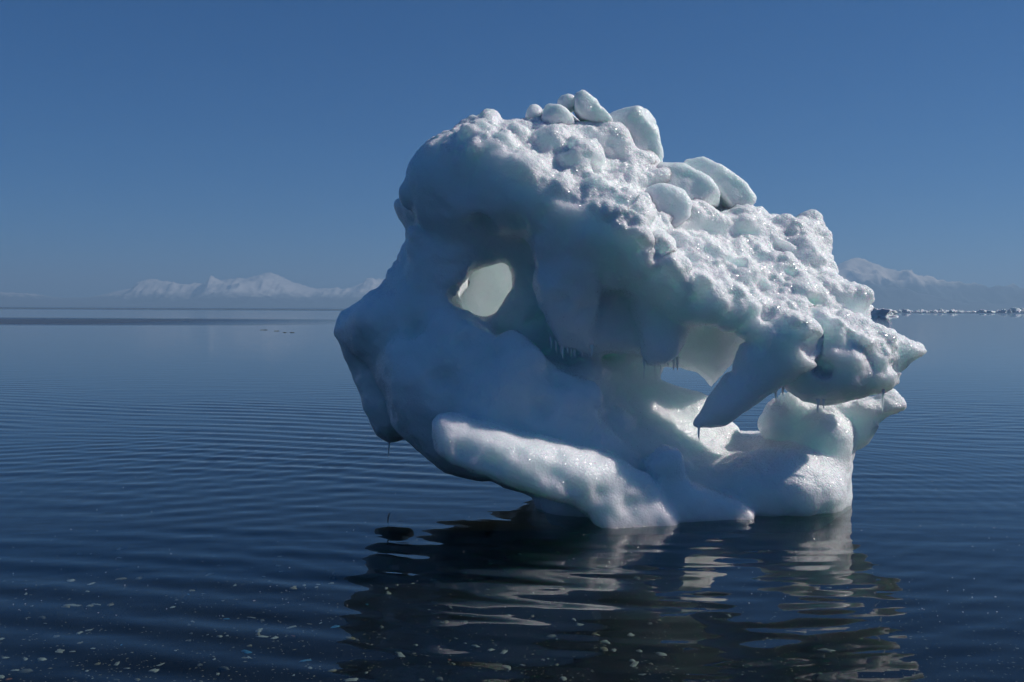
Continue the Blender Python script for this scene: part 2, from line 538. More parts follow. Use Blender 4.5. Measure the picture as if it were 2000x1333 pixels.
def layer_field(poly, cd_, front, back, R, wob=0.0, seed=0):
    """solid between a front and a back relief, rounded at its outline.
    poly: pixels; cd_: depth of the outline (number or control points)"""
    ctr = np.full(XX.shape, float(cd_)) if not isinstance(cd_, (list, tuple)) else rbf(cd_)
    if isinstance(cd_, (list, tuple)):
        cc = [(P(*p).x, P(*p).z, p[2]) for p in cd_]

        def dep(u, v):
            w = [(1.0 / ((p[0] - u) ** 2 + (p[1] - v) ** 2 + 1.0), p[2]) for p in cd_]
            return sum(a * b for a, b in w) / sum(a for a, b in w)
    else:
        def dep(u, v): return cd_
    pw = [P(u, v, dep(u, v)) for u, v in poly]
    s = poly_sdf([(w.x, w.z) for w in pw])
    if wob:
        p3 = np.stack([XX.ravel(), ZZ.ravel(), np.full(XX.size, seed * 1.7)], 1)
        s = s + wob * (vnoise(p3, 5.0, seed) + 0.5 * vnoise(p3, 11.0, seed + 1)).reshape(XX.shape)
    pr = np.sqrt(np.clip(1 - (1 - np.clip(s / R, 0, 1)) ** 2, 0, 1))
    Fr = ctr + (rbf(front) - ctr) * pr
    Bk = ctr + (rbf(back) - ctr) * pr
    gF = np.gradient(Fr, VX); gB = np.gradient(Bk, VX)
    kF = (1.0 / np.sqrt(1 + gF[0] ** 2 + gF[1] ** 2)).astype(np.float32)
    kB = (1.0 / np.sqrt(1 + gB[0] ** 2 + gB[1] ** 2)).astype(np.float32)
    sel = np.argwhere(s > -0.3)
    i0, k0 = sel.min(0); i1, k1 = sel.max(0) + 1
    ymin = float(min(Fr[s > 0].min(), ctr[s > 0].min())) - 0.3
    ymax = float(max(Bk[s > 0].max(), ctr[s > 0].max())) + 0.3
    j0 = max(0, int((ymin - Y0) / VX)); j1 = min(len(ay), int((ymax - Y0) / VX) + 1)
    sl = (slice(i0, i1), slice(j0, j1), slice(k0, k1))
    y = AY[:, j0:j1, :]
    g = lambda a: a[i0:i1, k0:k1].astype(np.float32)[:, None, :]
    f = np.maximum((g(Fr) - y) * g(kF), (y - g(Bk)) * g(kB))
    so = g(s)
    f = np.where(so > 0, f, np.sqrt(so * so + np.square(np.maximum(np.abs(y - g(ctr)) - 0.0, 0)) + 1e-8))
    return sl, np.clip(f, -0.3, 0.3)


def add_layer(k, *a, **kw):
    sl, f = layer_field(*a, **kw)
    FIELD[sl] = smin(FIELD[sl], f, k)


def local(pmin, pmax, pad):
    i0 = max(0, int((pmin[0] - pad - X0) / VX)); i1 = min(len(ax), int((pmax[0] + pad - X0) / VX) + 2)
    j0 = max(0, int((pmin[1] - pad - Y0) / VX)); j1 = min(len(ay), int((pmax[1] + pad - Y0) / VX) + 2)
    k0 = max(0, int((pmin[2] - pad - Z0) / VX)); k1 = min(len(az), int((pmax[2] + pad - Z0) / VX) + 2)
    sl = (slice(i0, i1), slice(j0, j1), slice(k0, k1))
    return sl, ax[i0:i1, None, None], ay[None, j0:j1, None], az[None, None, k0:k1]


def capsule(a, b, ra, rb):
    a = np.array(P(*a)); b = np.array(P(*b))
    pad = max(ra, rb) + 0.3
    sl, x, y, z = local(np.minimum(a, b), np.maximum(a, b), pad)
    e = b - a
    t = ((x - a[0]) * e[0] + (y - a[1]) * e[1] + (z - a[2]) * e[2]) / max(e @ e, 1e-9)
    t = np.clip(t, 0, 1)
    d = np.sqrt((x - a[0] - t * e[0]) ** 2 + (y - a[1] - t * e[1]) ** 2 + (z - a[2] - t * e[2]) ** 2) - (ra + (rb - ra) * t)
    return sl, d.astype(np.float32)


def ellipsoid(c, r):
    c = np.array(P(*c)); r = np.array(r, float)
    sl, x, y, z = local(c - r, c + r, 0.3)
    q = np.sqrt(((x - c[0]) / r[0]) ** 2 + ((y - c[1]) / r[1]) ** 2 + ((z - c[2]) / r[2]) ** 2)
    return sl, ((q - 1) * r.min()).astype(np.float32)


def add(k, sd_):
    sl, d = sd_
    FIELD[sl] = smin(FIELD[sl], np.clip(d, -0.3, 0.3), k)


def carve(k, sd_):
    sl, d = sd_
    FIELD[sl] = -smin(-FIELD[sl], np.clip(d, -0.3, 0.3), k)


# upper mass: dome, brow and the long right slope
UP = [(652, 655), (655, 625), (662, 605), (690, 592), (715, 580), (735, 560), (750, 545), (757, 530), (775, 505), (778, 495),
      (792, 470), (793, 450), (785, 438), (778, 425), (771, 405), (775, 390), (787, 385), (788, 360), (792, 345), (800, 325), (815, 308),
      (840, 290), (860, 278), (866, 270), (885, 266), (900, 256), (930, 246), (945, 233), (962, 229), (975, 233), (980, 243),
      (1000, 244), (1025, 236), (1090, 228), (1150, 238), (1190, 248), (1240, 282), (1255, 310), (1262, 345), (1300, 365),
      (1330, 385), (1345, 400), (1400, 401), (1440, 400), (1470, 406), (1500, 413), (1530, 416), (1560, 425), (1590, 420),
      (1597, 440), (1605, 465), (1620, 490), (1630, 510), (1637, 540), (1650, 553), (1665, 560), (1690, 570), (1700, 590),
      (1706, 605), (1695, 615), (1690, 640), (1620, 690), (1540, 690), (1460, 655), (1400, 640), (1330, 632), (1260, 600),
      (1200, 575), (1130, 590), (1050, 620), (950, 670), (800, 705), (690, 690)]
UPF = [(1035, 440, 7.16), (1090, 430, 7.06), (1040, 258, 7.46), (980, 285, 7.38), (1150, 262, 7.72), (1230, 310, 7.85), (1400, 430, 7.95), (1500, 440, 8.0), (1575, 445, 8.0), (900, 295, 7.42),
       (820, 340, 7.62), (810, 420, 7.70), (950, 330, 7.34), (900, 425, 7.30), (1050, 350, 7.22), (1000, 430, 7.28), (1110, 290, 7.5),
       (1180, 380, 7.10), (1220, 460, 6.95), (1120, 450, 7.05), (1250, 560, 6.98), (1330, 600, 6.95), (1450, 625, 6.98), (1350, 430, 7.72), (1450, 500, 7.5),
       (1550, 490, 7.75), (1600, 560, 7.58), (1650, 600, 7.55), (1300, 450, 7.42), (1350, 530, 7.18), (1250, 370, 7.62), (1200, 320, 7.6),
       (1500, 590, 7.2), (1560, 620, 7.2), (830, 550, 7.62), (760, 600, 7.72), (700, 640, 7.85), (880, 480, 7.55), (870, 610, 7.5), (950, 490, 7.66),
       (1020, 500, 7.72), (1000, 600, 7.85), (1020, 660, 7.85), (960, 650, 7.7), (780, 500, 7.85), (800, 680, 7.5)]
UPB = [(1040, 260, 8.4), (1250, 330, 8.45), (1450, 420, 8.4), (1600, 560, 8.05), (1500, 600, 7.85), (1350, 560, 7.95), (1200, 450, 8.05), (1050, 450, 8.15),
       (900, 400, 8.7), (750, 620, 9.0), (850, 600, 9.0), (1000, 600, 8.3)]
add_layer(0.05, UP, [(1040, 240, 8.05), (1250, 300, 8.15), (1450, 400, 8.2), (1600, 450, 8.15), (1700, 600, 7.9), (1560, 690, 7.4), (1330, 632, 7.3),
                     (1130, 590, 7.6), (950, 670, 8.0), (690, 690, 8.3), (652, 655, 8.3), (790, 460, 8.2), (800, 320, 8.15), (950, 235, 8.05)],
          UPF, UPB, 0.30, wob=0.012, seed=2)

# lower mass: left wall, hanging belly, base and the right platform
LO = [(700, 655), (760, 600), (850, 612), (900, 610), (950, 628), (970, 662), (1000, 652), (1040, 682), (1070, 695), (1160, 705),
      (1190, 790), (1290, 838), (1340, 850), (1440, 846), (1530, 840), (1600, 818), (1640, 832), (1662, 872), (1655, 980), (1660, 1010),
      (1690, 1140), (1040, 1140), (1046, 1000), (1035, 966), (960, 938), (870, 915), (820, 882), (790, 862), (765, 830), (748, 770),
      (725, 720), (695, 690)]
LOF = [(720, 660, 7.85), (800, 690, 7.42), (900, 740, 7.2), (1000, 668, 7.3), (1000, 760, 7.08), (1000, 850, 7.14), (900, 830, 7.26), (840, 860, 7.32),
       (1100, 730, 7.38), (1150, 850, 7.2), (1200, 950, 7.15), (1250, 860, 7.5), (1340, 868, 7.48), (1450, 862, 7.52), (1340, 920, 7.42), (1430, 930, 7.44),
       (1400, 985, 7.3), (1540, 920, 7.30), (1600, 970, 7.32), (1630, 870, 7.7), (1530, 860, 7.58), (1600, 840, 7.68), (900, 640, 7.5), (950, 660, 7.45),
       (1350, 1080, 7.2), (1100, 1080, 7.3), (1600, 1080, 7.3), (1180, 740, 7.6), (1240, 830, 7.75)]
LOB = [(700, 660, 9.0), (850, 650, 9.0), (1000, 700, 8.9), (1000, 850, 8.7), (1300, 900, 8.8), (1600, 900, 8.6), (1350, 1080, 8.7), (1600, 1080, 8.6), (1100, 1080, 8.6)]
add_layer(0.07, LO, [(700, 670, 8.2), (790, 862, 7.9), (1035, 966, 7.7), (1100, 1140, 7.9), (1650, 1140, 7.9), (1655, 980, 7.75), (1640, 840, 8.0), (1440, 846, 8.3),
                     (1190, 790, 8.0), (1000, 652, 7.7), (850, 612, 7.9)],
          LOF, LOB, 0.30, wob=0.012, seed=5)

# eye cave running through the left wall, open to the back on the right
carve(0.05, capsule((942, 588, 7.2), (948, 584, 8.4), 0.12, 0.14))
carve(0.05, capsule((962, 558, 7.2), (966, 555, 8.4), 0.135, 0.16))
carve(0.04, capsule((979, 534, 7.3), (982, 532, 8.4), 0.075, 0.10))
carve(0.08, ellipsoid((928, 572, 7.80), (0.22, 0.62, 0.18)))
carve(0.08, capsule((955, 585, 8.15), (975, 580, 8.6), 0.22, 0.36))
carve(0.08, capsule((1010, 540, 8.85), (1260, 480, 9.4), 0.36, 0.7))
# thin sheet of ice that closes the cave and lets the sun glow through
add_layer(0.05, [(840, 440), (900, 420), (1010, 430), (1070, 500), (1070, 650), (960, 700), (840, 690)], 8.75,
          [(870, 560, 8.85), (960, 560, 8.68), (1040, 560, 8.5)], [(870, 560, 9.02), (960, 560, 8.80), (1040, 560, 8.62)], 0.08, wob=0.01, seed=31)
carve(0.12, ellipsoid((960, 480, 7.35), (0.32, 0.22, 0.13)))
# dark fold between the cave and the hanging curtain
carve(0.04, capsule((1030, 500, 7.5), (1048, 650, 7.72), 0.10, 0.17))
# great hollow under the slope, open behind
carve(0.12, ellipsoid((1350, 720, 8.0), (0.66, 0.75, 0.46)))
carve(0.12, capsule((1180, 640, 7.7), (1450, 700, 7.75), 0.20, 0.28))
carve(0.10, ellipsoid((1420, 690, 8.9), (0.85, 0.7, 0.8)))
# inner wall between the eye cave and the hollow
add_layer(0.06, [(1000, 440), (1160, 440), (1170, 600), (1168, 800), (1060, 800), (1035, 720), (1010, 600)], 8.1, [(1030, 560, 7.92), (1100, 640, 7.85), (1120, 760, 7.7)], [(1090, 600, 8.35)], 0.16, wob=0.01, seed=33)

# small lobe behind on the left, dripping
add_layer(0.05, [(655, 640), (700, 620), (770, 690), (806, 800), (803, 856), (790, 858), (760, 863), (735, 850), (728, 835), (712, 800), (704, 768), (692, 738), (672, 690)],
          8.35, [(740, 750, 8.05)], [(740, 750, 8.75)], 0.22, wob=0.01, seed=8)
# hanging curtains
add_layer(0.06, [(1025, 420), (1260, 420), (1262, 520), (1175, 556), (1163, 640), (1159, 697), (1130, 692), (1100, 684), (1086, 674), (1070, 640),
                 (1052, 600), (1038, 560), (1038, 520), (1028, 470)],
          7.42, [(1060, 500, 7.2), (1140, 480, 7.05), (1100, 620, 7.18), (1230, 460, 6.98), (1150, 660, 7.3)], [(1100, 600, 7.62), (1200, 450, 7.8)], 0.2, wob=0.008, seed=11)
add_layer(0.05, [(1235, 540), (1330, 560), (1350, 640), (1322, 692), (1302, 708), (1265, 710), (1248, 668), (1238, 620)],
          7.45, [(1280, 620, 7.25)], [(1290, 620, 7.7)], 0.16, wob=0.008, seed=13)
# rim of the hollow far behind, and its inner wall and ramp
add_layer(0.05, [(1150, 560), (1500, 600), (1490, 680), (1442, 700), (1412, 735), (1389, 762), (1378, 745), (1360, 729), (1330, 722), (1292, 712), (1150, 705)],
          8.25, [(1200, 650, 7.95), (1400, 670, 8.1)], [(1300, 650, 8.42)], 0.2, wob=0.006, seed=15)
add_layer(0.10, [(1140, 690), (1200, 692), (1262, 700), (1294, 714), (1290, 742), (1318, 750), (1392, 774), (1440, 834), (1445, 880), (1150, 880)],
          8.2, [(1160, 720, 7.65), (1220, 760, 7.95), (1280, 780, 7.98), (1340, 800, 8.05), (1400, 840, 8.0), (1200, 850, 7.6), (1300, 860, 7.7)],
          [(1200, 760, 8.35), (1400, 820, 8.24)], 0.14, wob=0.006, seed=17)
add_layer(0.10, [(1120, 520), (1320, 540), (1330, 640), (1300, 700), (1262, 694), (1200, 690), (1120, 700)], 7.8, [(1140, 600, 7.35), (1200, 600, 7.48), (1220, 660, 7.50), (1270, 660, 7.6)], [(1200, 620, 8.2)], 0.14, wob=0.008, seed=35)
carve(0.06, ellipsoid((1215, 745, 7.65), (0.16, 0.22, 0.14)))
# snout, tusk and the tip behind them
add_layer(0.05, [(1700, 650), (1740, 645), (1770, 655), (1790, 672), (1797, 685), (1788, 705), (1765, 722), (1748, 738), (1700, 740), (1650, 690)],
          7.5, [(1740, 690, 7.3)], [(1740, 690, 7.75)], 0.14, wob=0.012, seed=19)
add_layer(0.06, [(1440, 640), (1470, 615), (1560, 622), (1640, 612), (1700, 625), (1735, 655), (1738, 690), (1742, 720), (1752, 745), (1748, 756), (1735, 766), (1710, 774),
                 (1650, 786), (1610, 791), (1570, 782), (1540, 766), (1522, 750), (1500, 720)],
          7.40, [(1530, 650, 7.04), (1585, 690, 7.22), (1650, 700, 7.02), (1650, 750, 7.08), (1710, 700, 7.15), (1600, 760, 7.15), (1560, 720, 7.18), (1590, 640, 7.12)],
          [(1560, 680, 7.6), (1680, 700, 7.6)], 0.22, wob=0.012, seed=21)
add_layer(0.05, [(1438, 650), (1480, 628), (1590, 640), (1600, 720), (1545, 742), (1525, 752), (1500, 768), (1462, 800), (1430, 825), (1402, 837),
                 (1362, 840), (1348, 832), (1356, 815), (1375, 785), (1402, 752), (1428, 728), (1436, 705), (1442, 685), (1462, 668)],
          7.2, [(1520, 680, 6.98), (1440, 760, 7.03), (1380, 815, 7.08)], [(1520, 680, 7.4), (1440, 760, 7.3), (1380, 815, 7.22)], 0.14, wob=0.006, seed=23)
# jaw behind the snout
add_layer(0.05, [(1484, 832), (1490, 815), (1502, 800), (1526, 788), (1545, 764), (1600, 780), (1700, 782), (1740, 768), (1753, 790), (1737, 812),
                 (1706, 830), (1697, 852), (1688, 866), (1664, 880), (1640, 905), (1560, 890), (1490, 850)],
          7.9, [(1580, 820, 7.72), (1700, 800, 7.65)], [(1600, 820, 8.2)], 0.13, wob=0.012, seed=25)
carve(0.08, ellipsoid((1405, 905, 7.22), (0.25, 0.20, 0.15)))
add(0.12, ellipsoid((1600, 885, 7.72), (0.22, 0.26, 0.24)))
# bright swelling of the platform, horn in front of it, and the tongue-like shelf
add(0.10, ellipsoid((1515, 955, 7.52), (0.50, 0.38, 0.30)))
add(0.08, ellipsoid((1610, 855, 7.65), (0.18, 0.22, 0.15)))
add_layer(0.05, [(1255, 900), (1285, 872), (1305, 864), (1325, 868), (1340, 890), (1347, 930), (1365, 948), (1400, 965), (1460, 985), (1480, 1000),
                 (1470, 1040), (1300, 1040), (1280, 960)],
          7.15, [(1310, 900, 6.98), (1340, 980, 6.98), (1430, 1000, 7.05)], [(1320, 940, 7.5)], 0.13, wob=0.008, seed=27)
add_layer(0.04, [(846, 838), (852, 819), (878, 815), (950, 826), (1040, 849), (1150, 874), (1200, 890), (1225, 906), (1260, 926), (1290, 952), (1306, 985),
                 (1323, 1000), (1322, 1060), (1180, 1060), (1140, 1006), (1108, 988), (1060, 974), (960, 940), (880, 908), (850, 882)],
          [(846, 850, 6.98), (1100, 900, 7.0), (1320, 1000, 7.0)], [(870, 828, 6.84), (870, 862, 6.70), (880, 890, 6.74), (1000, 845, 6.82), (1000, 885, 6.62), (1000, 930, 6.68), (1150, 885, 6.86), (1150, 930, 6.70), (1150, 985, 6.76), (1260, 945, 6.92), (1250, 1000, 6.84)],
          [(870, 850, 7.2), (1050, 900, 7.35), (1250, 980, 7.4)], 0.12, wob=0.010, seed=29)

add(0.05, ellipsoid((1035, 655, 7.98), (0.14, 0.16, 0.12)))
# drifted snow packed round the blocks on the crest
for c_, r_ in [((1065, 262, 7.75), (0.17, 0.14, 0.06)), ((1150, 272, 7.80), (0.22, 0.18, 0.12)), ((1225, 318, 7.85), (0.18, 0.2, 0.10)), ((1275, 352, 7.85), (0.16, 0.2, 0.08)),
               ((1350, 432, 7.80), (0.3, 0.2, 0.13)), ((1440, 434, 7.98), (0.24, 0.2, 0.13)), ((1295, 440, 7.58), (0.2, 0.16, 0.10)), ((1245, 400, 7.5), (0.14, 0.14, 0.10))]:
    add(0.06, ellipsoid(c_, r_))


def surf(u, v):
    """depth of the ice surface met along the line of sight through (u, v)"""
    for d in np.arange(6.35, 9.3, 0.02):
        p = P(u, v, d)
        i_, j_, k_ = int((p.x - X0) / VX), int((p.y - Y0) / VX), int((p.z - Z0) / VX)
        if 0 <= i_ < len(ax) and 0 <= j_ < len(ay) and 0 <= k_ < len(az) and FIELD[i_, j_, k_] < 0:
            return d
    return None


def lump(u, v, r, k=0.05, sink=0.45, flat=1.0):
    d = surf(u, v)
    if d is not None:
        add(k, ellipsoid((u, v, d + sink * r), (r, r, r * flat)))


def dent(u, v, r, k=0.05, out_=0.35):
    d = surf(u, v)
    if d is not None:
        carve(k, ellipsoid((u, v, d - out_ * r), (r, r, r * 0.8)))


# knobs and pockets that break the edge of the snow slope
for u, v, r in [(1075, 285, .15), (1120, 320, .16), (1165, 365, .15), (1205, 400, .13), (1240, 425, .12), (1205, 458, .07), (1235, 470, .11), (1275, 490, .13), (1255, 520, .10),
                (1300, 540, .15), (1330, 575, .14), (1365, 560, .11), (1390, 595, .15), (1430, 580, .10), (1440, 612, .09), (1470, 600, .11), (1415, 630, .07), (1480, 640, .10),
                (1530, 640, .14), (1570, 655, .10), (1600, 630, .11), (1640, 650, .13), (1690, 660, .12), (1720, 700, .09), (1735, 735, .07), (1670, 700, .10), (1625, 690, .07)]:
    lump(u, v, r * 0.85)
for u, v, r in [(1290, 390, .18), (1340, 420, .16), (1390, 450, .14), (1440, 440, .16), (1490, 470, .18), (1540, 450, .14), (1570, 500, .16), (1510, 530, .15), (1450, 540, .14),
                (1380, 500, .15), (1600, 570, .15), (1560, 580, .14), (1640, 590, .14), (1670, 585, .12), (1200, 290, .14), (1150, 300, .14), (1220, 350, .15)]:
    lump(u, v, r, 0.09, 0.72, 0.8)
for u, v, r in [(1300, 412, .06), (1315, 470, .07), (1345, 510, .07), (1415, 480, .07), (1430, 515, .08), (1475, 505, .05), (1360, 590, .05), (1500, 560, .07), (1545, 540, .06), (1590, 600, .07),
                (1270, 455, .06), (1180, 330, .05), (1250, 390, .05), (1590, 680, .09), (1610, 720, .08), (1530, 480, .05), (1110, 290, .04)]:
    dent(u, v, r)
# broad soft swellings of the shaded wall
for u, v, r in [(870, 360, .3), (960, 330, .26), (1010, 380, .28), (900, 700, .3), (830, 760, .26), (1010, 720, .22), (960, 800, .26), (1090, 790, .24), (740, 640, .22), (850, 520, .2)]:
    lump(u, v, r, 0.16, 0.82)
# frost knobs on the rim, wear on the shelf, relief on the curtain and round the cave
for u, v, r in [(880, 285, .08), (915, 267, .09), (950, 252, .08), (930, 300, .07), (985, 272, .08), (868, 302, .06), (900, 312, .06), (960, 290, .07), (1010, 262, .08)]:
    lump(u, v, r, 0.04, 0.4)
for u, v, r in [(862, 832, .06), (1255, 942, .06)]:
    lump(u, v, r, 0.06, 0.78)
for u, v, r in [(900, 878, .05), (960, 905, .06), (1010, 880, .04), (1080, 930, .06), (1120, 955, .05), (1180, 965, .06), (1090, 885, .035), (1230, 985, .05)]:
    dent(u, v, r, 0.06, 0.72)
for u, v, r in [(1075, 560, .09), (1130, 530, .12), (1120, 640, .07), (1200, 540, .10), (1065, 480, .08), (1150, 460, .12), (870, 640, .10), (915, 650, .08), (945, 668, .07), (1000, 668, .09),
                (1045, 705, .08), (1150, 770, .10), (1210, 830, .10), (780, 700, .14), (720, 630, .10), (850, 800, .12), (820, 480, .12), (840, 420, .10), (800, 380, .09)]:
    lump(u, v, r, 0.07, 0.72)
for u, v, r in [(1100, 590, .05), (1145, 610, .06), (900, 668, .06), (965, 690, .05), (1100, 740, .07), (1060, 800, .07), (800, 640, .08), (860, 740, .08), (940, 440, .09), (1060, 420, .08), (1000, 440, .07)]:
    dent(u, v, r, 0.07, 0.6)
# soften the joins as melting does
for _ in range(2):
    for axis_ in range(3):
        a = FIELD
        s0 = [slice(None)] * 3; s1 = [slice(None)] * 3; s2 = [slice(None)] * 3
        s0[axis_] = slice(0, -2); s1[axis_] = slice(1, -1); s2[axis_] = slice(2, None)
        mid = 0.25 * a[tuple(s0)] + 0.5 * a[tuple(s1)] + 0.25 * a[tuple(s2)]
        a[tuple(s1)] = mid
# under water the melt has eaten the foot away
FIELD += (1.6 * np.clip(-0.015 - az, 0, 0.30)).astype(np.float32)[None, None, :]
FIELD[:, :, :1] = 0.1
vg = openvdb.FloatGrid(background=0.3)
vg.copyFromArray(FIELD)
pts, quads = vg.convertToQuads(0.0)
pts = pts.astype(np.float64) * VX + np.array((X0, Y0, Z0))
# outward normals from the field
gi = np.clip(((pts - np.array((X0, Y0, Z0))) / VX).astype(int), 1, np.array(FIELD.shape) - 2)
i, j, k = gi.T
nrm = np.stack([FIELD[i + 1, j, k] - FIELD[i - 1, j, k], FIELD[i, j + 1, k] - FIELD[i, j - 1, k], FIELD[i, j, k + 1] - FIELD[i, j, k - 1]], 1)
nrm /= np.linalg.norm(nrm, axis=1)[:, None] + 1e-9
del FIELD
print('field done', round(time.time() - T0, 1), len(pts))

# granular snow crust: on what faces up or to the sunny right, not in hollows or underneath
lowf = vnoise(pts, 1.6, 40)
face = nrm @ (np.array((0.62, 0.05, 0.78)) / np.linalg.norm((0.62, 0.05, 0.78)))
snow = sstep(face + 0.22 * lowf, -0.25, 0.45) * sstep(pts[:, 2], 0.02, 0.25)
shel = (1 - sstep(pts[:, 0], 1.35, 1.7)) * (1 - sstep(pts[:, 2], 1.45, 1.75)) * sstep(pts[:, 1], 6.95, 7.1)   # sheltered hollow stays bare ice
snow = snow * (1 - shel) * (1 - 0.6 * (1 - sstep(pts[:, 1], 6.95, 7.1)) * (1 - sstep(pts[:, 2], 0.9, 1.1)))
wp = pts + 0.05 * np.stack([vnoise(pts, 5.0, 70), vnoise(pts, 5.0, 71), vnoise(pts, 5.0, 72)], 1) + 0.015 * np.stack([vnoise(pts, 17.0, 73), vnoise(pts, 17.0, 74), vnoise(pts, 17.0, 75)], 1)
dome = lambda w, r: np.sqrt(np.clip(1 - (w / r) ** 2, 0, 1))
m1 = sstep(vnoise(pts, 2.3, 63), -0.5, 0.4); m2 = sstep(vnoise(pts, 3.7, 68), -0.5, 0.5)
rough = (0.065 * vnoise(pts, 2.8, 62) + 0.03 * vnoise(wp, 6.0, 58) + 0.05 * m1 * (dome(worley(wp, 4.2, 60), 0.85) - 0.5) + 0.022 * m2 * (dome(worley(wp, 9.5, 61), 0.8) - 0.5)
         + 0.010 * (dome(worley(wp, 21.0, 59), 0.8) - 0.5) + 0.020 * vnoise(pts, 11.0, 64) + 0.011 * vnoise(pts, 26.0, 69))
calm = 0.016 * (worley(wp, 4.2, 57) ** 1.5 - 0.5) + 0.006 * (worley(wp, 11.0, 56) - 0.5) + 0.022 * vnoise(pts, 2.6, 65) + 0.013 * vnoise(pts, 7.0, 66) + 0.005 * vnoise(pts, 18.0, 67)
disp = calm * (1 - snow) + rough * snow * (0.35 + 0.65 * sstep(pts[:, 2], 0.5, 1.0))
pts = pts + nrm * disp[:, None]

berg = bpy.data.objects.new('iceberg', None)
C.objects.link(berg)
berg.location = P(1350, 1000, 7.6)
berg.location.z = 0.0
bpy.context.view_layer.update()
BINV = Matrix.Translation(-berg.location)
tag(berg, 'large melting blue-white iceberg, hollowed out, grounded in the shallow sea', 'iceberg')
body = mesh_obj('ice_body', pts - np.array(berg.location), quads[:, ::-1].copy(), M_ICE, berg)
at = body.data.attributes.new('snow', 'FLOAT', 'POINT')
at.data.foreach_set('value', snow.astype(np.float32))
print('body', round(time.time() - T0, 1))


# ------------------------------------------------------------------ blocks frozen on the top
def blob_block(name, poly, d, thick, R, mat, seed, tilt=0.0, rough=0.016):
    """rounded slab of clear ice grown from its outline on a small voxel grid"""
    W = np.array([(P(u, v, d).x, P(u, v, d).z) for u, v in poly])
    vx = 0.016
    pad = 0.1
    gx = np.arange(W[:, 0].min() - pad, W[:, 0].max() + pad, vx)
    gz = np.arange(W[:, 1].min() - pad, W[:, 1].max() + pad, vx)
    gy = np.arange(d - thick - 0.25 - abs(tilt), d + thick + 0.25 + abs(tilt), vx)
    global XX, ZZ
    sv = XX, ZZ
    XX, ZZ = np.meshgrid(gx, gz, indexing='ij')
    s = poly_sdf(W)
    xm, zm = W.mean(0)
    c = d + tilt * (ZZ - zm)
    XX, ZZ = sv
    # rounded extrusion
    qx = -(s - R)[:, None, :]
    qy = np.abs(gy[None, :, None] - c[:, None, :]) - (thick - R)
    f = np.sqrt(np.maximum(qx, 0) ** 2 + np.maximum(qy, 0) ** 2) + np.minimum(np.maximum(qx, qy), 0) - R
    pr_ = np.random.default_rng(seed)
    ext = np.array(((gx[-1] - gx[0]) / 2 - pad, thick, (gz[-1] - gz[0]) / 2 - pad))
    for _ in range(7):
        nv_ = pr_.normal(size=3); nv_ /= np.linalg.norm(nv_)
        lim = pr_.uniform(0.80, 1.0) * (1.35 if ext.max() > 0.22 else 1.0) * np.linalg.norm(nv_ * ext)
        pl = nv_[0] * (gx[:, None, None] - (gx[0] + gx[-1]) / 2) + nv_[1] * (gy[None, :, None] - c[:, None, :]) + nv_[2] * (gz[None, None, :] - (gz[0] + gz[-1]) / 2) - lim
        f = np.maximum(f, pl)
    for _ in range(1):
        f[1:-1] = 0.25 * f[:-2] + 0.5 * f[1:-1] + 0.25 * f[2:]
        f[:, 1:-1] = 0.25 * f[:, :-2] + 0.5 * f[:, 1:-1] + 0.25 * f[:, 2:]
        f[:, :, 1:-1] = 0.25 * f[:, :, :-2] + 0.5 * f[:, :, 1:-1] + 0.25 * f[:, :, 2:]
    g = openvdb.FloatGrid(background=1.0)
    g.copyFromArray(f.astype(np.float32))
    p, q_ = g.convertToQuads(0.0)
    p = p.astype(np.float64) * vx + np.array((gx[0], gy[0], gz[0]))
    ctr = p.mean(0)
    dr = p - ctr
    dr /= np.linalg.norm(dr, axis=1)[:, None]
    p = p + dr * (rough * vnoise(p, 6.0, seed) + rough * 0.6 * vnoise(p, 15.0, seed + 1) + 0.003 * vnoise(p, 40., seed + 2))[:, None]
    return mesh_obj(name, p - np.array(berg.location), q_[:, ::-1].copy(), mat, berg)


BLOCKS = [
    ([(1185, 214), (1230, 217), (1262, 218), (1278, 232), (1284, 260), (1292, 335), (1270, 345), (1230, 330), (1200, 300), (1180, 260)], 8.05, 0.24, 0.033, 0.0, 'big squarish clear ice block'),
    ([(1122, 190), (1138, 180), (1158, 192), (1180, 218), (1196, 240), (1188, 251), (1160, 244), (1132, 232), (1120, 215)], 7.82, 0.14, 0.039, 0.1, 'smooth upright wedge of white ice'),
    ([(1088, 205), (1093, 188), (1105, 185), (1122, 192), (1124, 212), (1105, 220)], 7.85, 0.10, 0.033, 0.0, None),
    ([(1028, 228), (1034, 208), (1048, 205), (1060, 220), (1060, 250), (1035, 252)], 7.88, 0.12, 0.028, 0.0, None),
    ([(1050, 215), (1070, 206), (1095, 210), (1118, 228), (1124, 245), (1110, 265), (1080, 264), (1058, 245)], 7.72, 0.13, 0.039, 0.1, None),
    ([(1256, 350), (1290, 322), (1330, 322), (1370, 345), (1408, 382), (1408, 402), (1370, 405), (1320, 400), (1280, 385)], 7.86, 0.20, 0.044, 0.25, 'smooth tilted slab of clear ice'),
    ([(1330, 322), (1348, 306), (1370, 308), (1420, 335), (1452, 362), (1470, 390), (1466, 408), (1420, 410), (1380, 360)], 8.10, 0.18, 0.039, 0.15, 'smooth leaning slab of clear ice behind another'),
    ([(1248, 372), (1290, 362), (1330, 375), (1346, 400), (1342, 430), (1310, 450), (1265, 440), (1245, 410)], 7.60, 0.17, 0.050, 0.2, None),
    ([(1236, 300), (1250, 284), (1275, 288), (1290, 318), (1292, 338), (1262, 342)], 7.86, 0.11, 0.033, 0.1, None),
]
for n_, (poly, d, th, R, tilt, lab) in enumerate(BLOCKS):
    o = blob_block('ice_block', poly, d, th, R, M_BLOCK, 200 + 5 * n_, tilt)
    if lab: o['label'] = lab


